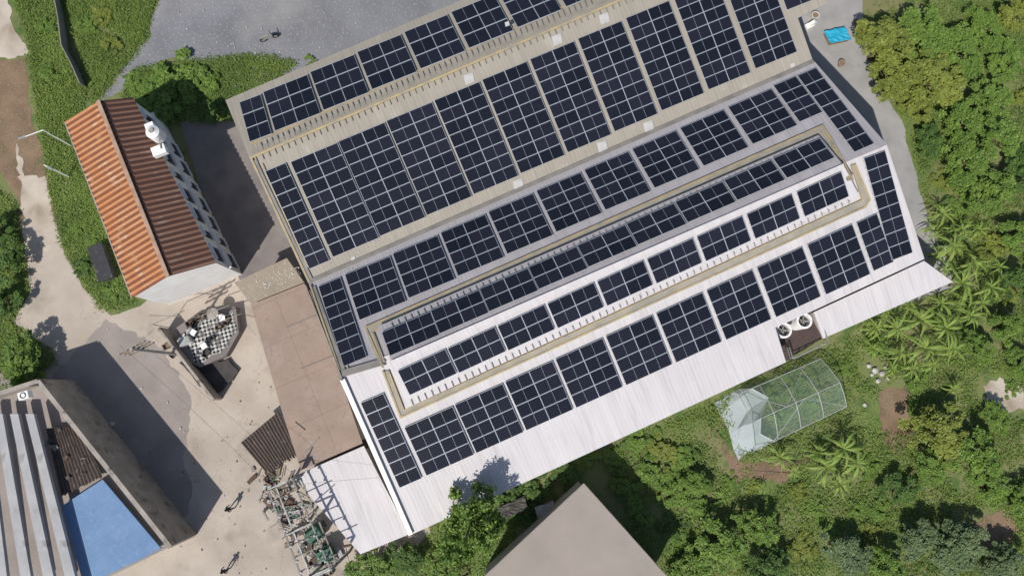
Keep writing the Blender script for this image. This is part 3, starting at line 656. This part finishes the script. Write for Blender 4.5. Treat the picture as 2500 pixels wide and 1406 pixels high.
def pot(x,y,r,h,m,label):
    c=P(x,y,0); b=B(); b.cyl(c,c+Vector((0,0,h*.9)),r*.7,m,r,n=16); b.ring(c+Vector((0,0,h*.9)),r*.85,r*1.08,h*.12,m,16); b.cyl(c+Vector((0,0,h*.9)),c+Vector((0,0,h*.93)),r*.8,m_dirt,n=12); b.make("plant_pot",label=label,category="pot",group="pots on paving")
pot(2050,160,.3,.5,m_pink,"brown clay pot on grey paving"); pot(2087,60,.28,.4,m_wood,"brown clay pot on grey paving"); pot(1985,45,.35,.6,m_cer,"large white pot on grey paving"); pot(2285,615,.4,.8,m_cer,"large white pot on grey paving")
b=B(); c=P(1972,68,0); b.beam(c+Vector((0,0,.5)),P(1992,52,1),.3,.4,m_whitep); b.box(c+Vector((0,0,.25)),(.8,.5,.5),m_whitep,Matrix.Rotation(.5,3,'Z')); b.make("wash_basin",label="white outdoor wash basin by the hall corner",category="basin")
def rock(x,y,s):
    bm=bmesh.new(); bmesh.ops.create_icosphere(bm,subdivisions=2,radius=s); 
    for v in bm.verts: v.co*= .8+.5*noise.noise(v.co*3/s+Vector((x,y,0))); v.co.z*=.7
    me=bpy.data.meshes.new("rock"); bm.to_mesh(me); bm.free(); me.materials.append(m_rock)
    o=bpy.data.objects.new("rock",me); COL.objects.link(o); p=P(x,y,0); p.z=s*.35; o.location=p; o["label"]="pale rough rock lying in the garden"; o["category"]="rock"; o["group"]="garden rocks"
for x,y,s in((2120,893,.25),(2135,905,.35),(2152,912,.3),(2142,930,.28),(2160,898,.2),(2128,915,.2),(2110,988,.22),(275,1035,.25),(2165,925,.2)): rock(x,y,s)
b=B(); a=P(245,640,1.2); m_sh=mk("dark_shed_roof",(.05,.05,.055),(.03,.03,.035),1.5,.8,stain=((.10,.10,.09),1.5,.58)); b.box((a.x,a.y,.6),(1.1,3.0,1.2),m_dark,Matrix.Rotation(.38,3,'Z')); b.box((a.x,a.y,1.25),(1.3,3.3,.08),m_sh,Matrix.Rotation(.38,3,'Z')); b.make("garden_shed",label="dark low shed hidden beside the white house",category="shed")
# ---------------------------------------------------------------- people
def person(px,py,face,label):
    c=P(px,py,0)
    V=[(0,0,.95),(0,0,1.15),(0,0,1.40),(0,0,1.50),(0,.01,1.62),
       (.10,0,.92),(.12,.14,.5),(.12,.05,.08),(.12,.18,.03),(-.10,0,.92),(-.12,-.12,.5),(-.12,-.30,.1),(-.12,-.18,.03),
       (.19,0,1.38),(.24,-.08,1.10),(.24,.06,.88),(-.19,0,1.38),(-.24,.10,1.10),(-.22,.28,.95)]
    E=[(0,1),(1,2),(2,3),(3,4),(0,5),(5,6),(6,7),(7,8),(0,9),(9,10),(10,11),(11,12),(2,13),(13,14),(14,15),(2,16),(16,17),(17,18)]
    Rr=[.13,.12,.14,.055,.10,.09,.065,.045,.04,.09,.065,.045,.04,.06,.042,.03,.06,.042,.03]
    me=bpy.data.meshes.new("person"); me.from_pydata(V,E,[]); o=bpy.data.objects.new("person",me); COL.objects.link(o)
    o.modifiers.new("k","SKIN"); sb=o.modifiers.new("s","SUBSURF"); sb.levels=1; sb.render_levels=2
    if len(me.skin_vertices)==0:
        bm=bmesh.new(); bm.from_mesh(me); bm.verts.layers.skin.verify(); bm.to_mesh(me); bm.free()
    if len(me.skin_vertices):
        for i,r in enumerate(Rr): me.skin_vertices[0].data[i].radius=(r,r)
        me.skin_vertices[0].data[0].use_root=True
    me.materials.append(m_cloth); o.location=c; o.rotation_euler=(0,0,face); WL[o.name]=c
    o["label"]=label; o["category"]="person"
    bm=bmesh.new(); bmesh.ops.create_icosphere(bm,subdivisions=2,radius=.115); 
    for v in bm.verts: v.co.z*=1.05
    m2=bpy.data.meshes.new("hair"); bm.to_mesh(m2); bm.free(); m2.materials.append(m_hair)
    h=bpy.data.objects.new("hair",m2); COL.objects.link(h); h.parent=o; h.location=(0,-.01,1.66)
person(570,1237,-.9,"person in dark clothing walking across the concrete yard")
person(560,1385,-.5,"person in dark clothing standing in the concrete yard")
# ---------------------------------------------------------------- vegetation
def leaves(C,S,asp=.5,flat=.85):
    n=len(C); d=rng.normal(size=(n,3)); d/=np.linalg.norm(d,axis=1)[:,None]; d[:,2]*=(1-flat*.75); d/=np.linalg.norm(d,axis=1)[:,None]
    r=rng.normal(size=(n,3)); r[:,2]*=.3; s=np.cross(d,np.cross(r,d)); s[:,2]*=.5; s/=np.linalg.norm(s,axis=1)[:,None]+1e-6
    nn=np.cross(d,s); nn=nn*np.sign(nn[:,2:3]+1e-6)
    S=S[:,None]
    v=np.stack([C-d*S,C+s*S*asp+nn*S*.12,C+d*S,C-s*S*asp+nn*S*.12],1).reshape(-1,3); return v
def qmesh(name,v,mat):
    n=len(v)//4; me=bpy.data.meshes.new(name); me.vertices.add(4*n); me.vertices.foreach_set("co",v.astype(np.float32).ravel())
    me.loops.add(4*n); me.loops.foreach_set("vertex_index",np.arange(4*n,dtype=np.int32)); me.polygons.add(n)
    me.polygons.foreach_set("loop_start",np.arange(0,4*n,4,dtype=np.int32)); me.materials.append(mat); me.update(calc_edges=True); return me
def crown(name,mat,n=7000,k=46,ls=.06,low=False,rmin=.08,rmax=.2):
    cl=[]
    ph=rng.uniform(0,6); ph2=rng.uniform(0,6); ecc=rng.uniform(.75,1)
    for i in range(k):
        a=rng.uniform(0,2*math.pi); u=rng.uniform(0,1); ms=(1+.2*math.sin(2*a+ph)+.14*math.sin(3*a+ph2)+.1*math.sin(6*a+2*ph))
        r0=math.sqrt(u); rr=r0*.84*ms; z=max(0,1-r0*r0)**.5
        cl.append((rr*math.cos(a),rr*math.sin(a)*ecc,.70+z*.62*rng.uniform(.35,1.08),rng.uniform(rmin,rmax)))
    cl=np.array(cl); idx=rng.integers(0,k,n); d=rng.normal(size=(n,3)); d/=np.linalg.norm(d,axis=1)[:,None]; d[:,2]=np.abs(d[:,2])*.8-.15
    r=cl[idx,3]*rng.uniform(.3,1.3,n); C=cl[idx,:3]+d*r[:,None]
    if low: C[:,2]=(C[:,2]-.5)*.5
    return qmesh(name,leaves(C,ls*rng.uniform(.5,1.4,n)),mat)
def trunkmesh():
    b=B(); b.cyl((0,0,0),(.02,0,.5),.075,m_bark,.055); 
    for i in range(7):
        a=i*.9; e=Vector((.5*math.cos(a),.5*math.sin(a),.95+.1*(i%2))); k=Vector((.2*math.cos(a),.2*math.sin(a),.66)); b.cyl((.02,0,.46),k,.042,m_bark,.03,n=7); b.cyl(k,e,.03,m_bark,.012,n=6)
    o=b.make("trunk",base=Vector((0,0,0))); me=o.data; bpy.data.objects.remove(o); return me
TR=trunkmesh()
CR={}
for key,m in(('o',L_ol),('g',L_gr),('d',L_dk),('b',L_bl)):
    CR[key]=[crown("crown",m,8500,85,.045),crown("crown",m,7500,65,.045),crown("crown",m,6500,50,.05)]
    CR[key+'s']=[crown("crown",m,3800,34,.065,True),crown("crown",m,3300,24,.065,True),crown("crown",m,2600,20,.07,True)]
LAB={'o':"broad tree with olive yellow-green crown",'g':"leafy green tree with uneven crown",'d':"dark green leafy tree",'b':"bluish green fine leaved tree"}
def tree(px,py,r,key,low=False,hs=1.0):
    s=r/F*(H-3-(hs-1)*3); zc=(.25 if low else 1.0)*s*hs; t=P(px,py,zc); o=Vector((t.x,t.y,0))
    e=empty("shrub" if low else "tree",o,label=(LAB[key].replace("tree","shrub")+" beside the yard") if low else LAB[key]+" near the factory",category="shrub" if low else "tree",group="garden shrubs" if low else "trees around the factory")
    rot=random.uniform(0,6.28); zz=s*random.uniform(.75,1.1) if hs==1 else s*hs
    for nm,me in(([] if low else [("trunk",TR)])+[("crown",random.choice(CR[key+('s' if low else '')]))]):
        c=bpy.data.objects.new(nm,me); COL.objects.link(c); c.parent=e; c.rotation_euler=(0,0,rot); c.scale=(s*1.05,s*random.uniform(.9,1.15),zz)
TREES=[(2160,105,85,'o'),(2255,70,88,'g'),(2290,185,95,'o'),(2180,185,70,'o'),(2345,110,76,'g'),(2240,250,48,'o'),(2415,60,60,'g'),(2485,20,70,'o'),(2465,140,58,'g'),
(2425,240,62,'g'),(2350,300,58,'g'),(2275,345,48,'d'),(2445,335,68,'g'),(2505,410,60,'d'),(2360,395,62,'g'),(2430,470,65,'g'),(2495,570,60,'g'),(2490,690,55,'d'),
(2455,800,50,'g'),(2505,890,45,'g'),(2390,850,42,'g'),
(2305,1055,78,'o'),(2390,1115,68,'g'),(2280,1145,52,'g'),(2425,1195,50,'g'),(2200,1195,48,'d'),(2350,1340,78,'b'),(2455,1380,65,'b'),(2510,1230,48,'g'),(2240,1320,58,'b'),(2075,1350,62,'b'),
(1760,1335,72,'g'),(1690,1395,58,'g'),(1850,1290,50,'g'),(1885,1400,55,'d'),(2165,1385,50,'g'),(900,1385,50,'g'),(990,1360,44,'d'),(1075,1390,45,'g'),(1700,1180,38,'g'),
(10,640,55,'d'),(-20,560,50,'d'),(0,740,48,'d'),(50,880,62,'g'),(2440,1020,38,'g')]
for t in TREES: tree(*t)
tree(1148,1285,88,'g',False,2.9)
SH=[(425,205,80,'g'),(365,235,60,'g'),(480,195,62,'g'),(400,255,60,'g'),(330,205,40,'g'),(520,270,45,'d'),(110,60,36,'g'),(125,180,36,'g'),(215,60,38,'g'),(270,110,36,'o'),(250,30,40,'o'),
(190,560,34,'g'),(210,650,34,'d'),(275,710,34,'g'),(225,590,28,'g'),(260,665,24,'g'),(60,900,40,'d'),
(1560,1070,50,'g'),(1620,1110,50,'o'),(1680,1130,45,'g'),(1720,1230,48,'g'),(1650,1200,50,'g'),(1600,1150,48,'g'),(1780,1180,26,'g'),(1845,1190,22,'o'),(1300,1200,50,'d'),(1380,1160,50,'d'),(1250,1230,50,'d'),
(2060,900,28,'g'),(2140,840,34,'g'),(2240,930,34,'g'),(2120,1140,34,'g'),(2150,1250,36,'g'),(1990,1250,36,'g'),(2030,1290,30,'g'),(1480,1120,42,'g'),(1950,1200,30,'o'),(1530,1180,45,'g'),(1560,1240,40,'g'),(1640,1290,40,'d'),(1670,1330,40,'g'),
(1880,960,34,'g'),(1935,930,35,'g'),(1965,980,38,'g'),(1905,1015,38,'g'),(2010,950,32,'o'),(1990,1010,26,'g'),(1310,1290,40,'d'),(950,1400,46,'g'),(760,155,22,'g'),(1960,1335,42,'o'),(2090,1240,34,'g'),(2420,600,46,'o'),(2350,500,42,'g'),(2470,950,24,'g'),(2230,990,24,'g'),(2300,440,34,'o'),(2500,240,40,'o'),(2460,720,36,'o'),(2130,1300,30,'o')]
for x,y,r,k in SH: tree(x,y,r,k,True)
def banana(seed):
    R=np.random.default_rng(seed); vs=[]
    n=17
    for i in range(n):
        a=i*2.4+R.uniform(-.4,.4); L=R.uniform(.9,2.3); wd=R.uniform(.07,.13); lift=R.uniform(.1,1.3); K=11; bend=R.uniform(-.5,.5)
        for side in(-1,1):
            for k in range(K):
                t0=k/K;t1=(k+.8)/K; dr=R.uniform(-.1,.15)
                def pt(t,s):
                    aa=a+bend*t*t; r=L*t; z=1.9+lift*math.sin(t*2.1)*.9-1.0*t*t; ww=wd*max(0,math.sin(math.pi*min(1,.08+t*.92)))**.6*s
                    return (r*math.cos(aa)-side*ww*math.sin(aa),r*math.sin(aa)+side*ww*math.cos(aa),z-(.25+dr)*abs(ww))
                d=.14
                vs+= [pt(t0,0),pt(t1,0),pt(min(1,t1+d),1),pt(min(1,t0+d),1)]
    return qmesh("crown",np.array(vs),L_ba)
BAN=[banana(i) for i in range(6)]
b=B(); b.cyl((0,0,0),(0,0,1.95),.11,mk("banana_stem",(.22,.22,.08),(.14,.1,.05),3),.06); o=b.make("trunk",base=Vector((0,0,0))); BT=o.data; bpy.data.objects.remove(o)
for x,y,s in[(2300,520,.8),(2275,560,.6),(2330,600,1.0),(2380,640,.9),(2350,690,1.0),(2300,740,.8),(2420,700,.8),(2250,780,1.0),(2190,800,.85),(2140,800,.7),(2310,800,1.0),(2370,770,.8),(2260,850,.95),(2200,860,.75),(2330,850,.8),(2130,850,.6),
  (1905,1115,.8),(2060,1095,1.0),(2020,1140,.9),(2095,1130,.9),(2050,1180,.75),(1940,1150,.5),(1860,1190,.35),(2330,950,.6),(2400,740,.7),(2290,620,.7),(2390,560,.6),(2440,650,.6),(2000,1100,.6),(2225,745,.6),(2165,760,.5),(2350,730,.6),(2280,890,.6),(2230,900,.6),(2180,900,.5),(2350,560,.7),(2310,660,.6),(2120,800,.5)]:
    t=P(x,y,2*s); e=empty("banana_plant",Vector((t.x,t.y,0)),label="banana plant with long arching yellow-green leaves",category="banana plant",group="banana plants in the garden")
    r=random.uniform(0,6)
    for nm,me in(("trunk",BT),("crown",random.choice(BAN))):
        c=bpy.data.objects.new(nm,me); COL.objects.link(c); c.parent=e; c.rotation_euler=(0,0,r); c.scale=(s,s,s)
def inside(x,y,poly):
    c=False; n=len(poly)
    for i in range(n):
        x1,y1=poly[i];x2,y2=poly[(i+1)%n]
        if (y1>y)!=(y2>y) and x<(x2-x1)*(y-y1)/(y2-y1)+x1: c=not c
    return c
def cover(name,poly,n,bald,m,hmax=.45,th=-.12):
    xs=[p[0] for p in poly];ys=[p[1] for p in poly]; C=[]
    while len(C)<n:
        x=random.uniform(min(xs),max(xs));y=random.uniform(min(ys),max(ys))
        if not inside(x,y,poly): continue
        if any(math.hypot(x-bx,y-by)<br*random.uniform(.7,1.1) for bx,by,br in bald): continue
        p=P(x,y,0); v=noise.noise(Vector((p.x*.35,p.y*.35,3)))
        if v<th and random.random()<.8: continue
        C.append((p.x,p.y,.05+hmax*max(0,v+.5)*random.random()))
    C=np.repeat(np.array(C),9,0); C+=rng.normal(size=C.shape)*np.array([.22,.22,.07]); C[:,2]=np.abs(C[:,2])+.02
    me=qmesh(name,leaves(C,rng.uniform(.05,.12,len(C)),.4,.9),m); o=bpy.data.objects.new(name,me); COL.objects.link(o); o["kind"]="stuff"; o["label"]="dense low weeds, grass and leafy ground cover"; o["category"]="ground cover"
bald=[(2180,1010,60),(2180,960,40),(2430,960,60),(2420,1290,60),(2480,990,40),(1780,1130,40),(1870,1160,50),(1450,1250,110),(1330,1180,60),(2130,900,40),(1450,1190,60)]
cover("ground_cover",[(2115,-40),(2600,-60),(2600,1480),(860,1480),(880,1370),(1010,1315),(1920,900),(2340,705),(2255,480),(2205,290),(2130,180)],19000,bald,L_gc,.3,-.2)
cover("ground_cover",[(25,-40),(150,-40),(165,120),(215,220),(190,300),(330,740),(250,760),(150,590),(105,350),(70,150),(75,120)],6500,[],L_gc,.3,-.45)
cover("ground_cover",[(150,-40),(390,-40),(350,110),(290,180),(230,250),(205,150)],3200,[],L_gc,.3,-.3)
cover("ground_cover",[(300,240),(330,170),(480,150),(640,135),(720,155),(600,290),(480,300)],3600,[],L_gc,.3,-.5)
cover("ground_cover",[(-60,420),(40,500),(60,640),(70,710),(30,790),(100,840),(140,880),(60,940),(-60,970)],2600,[],L_gc,.3,-.3)
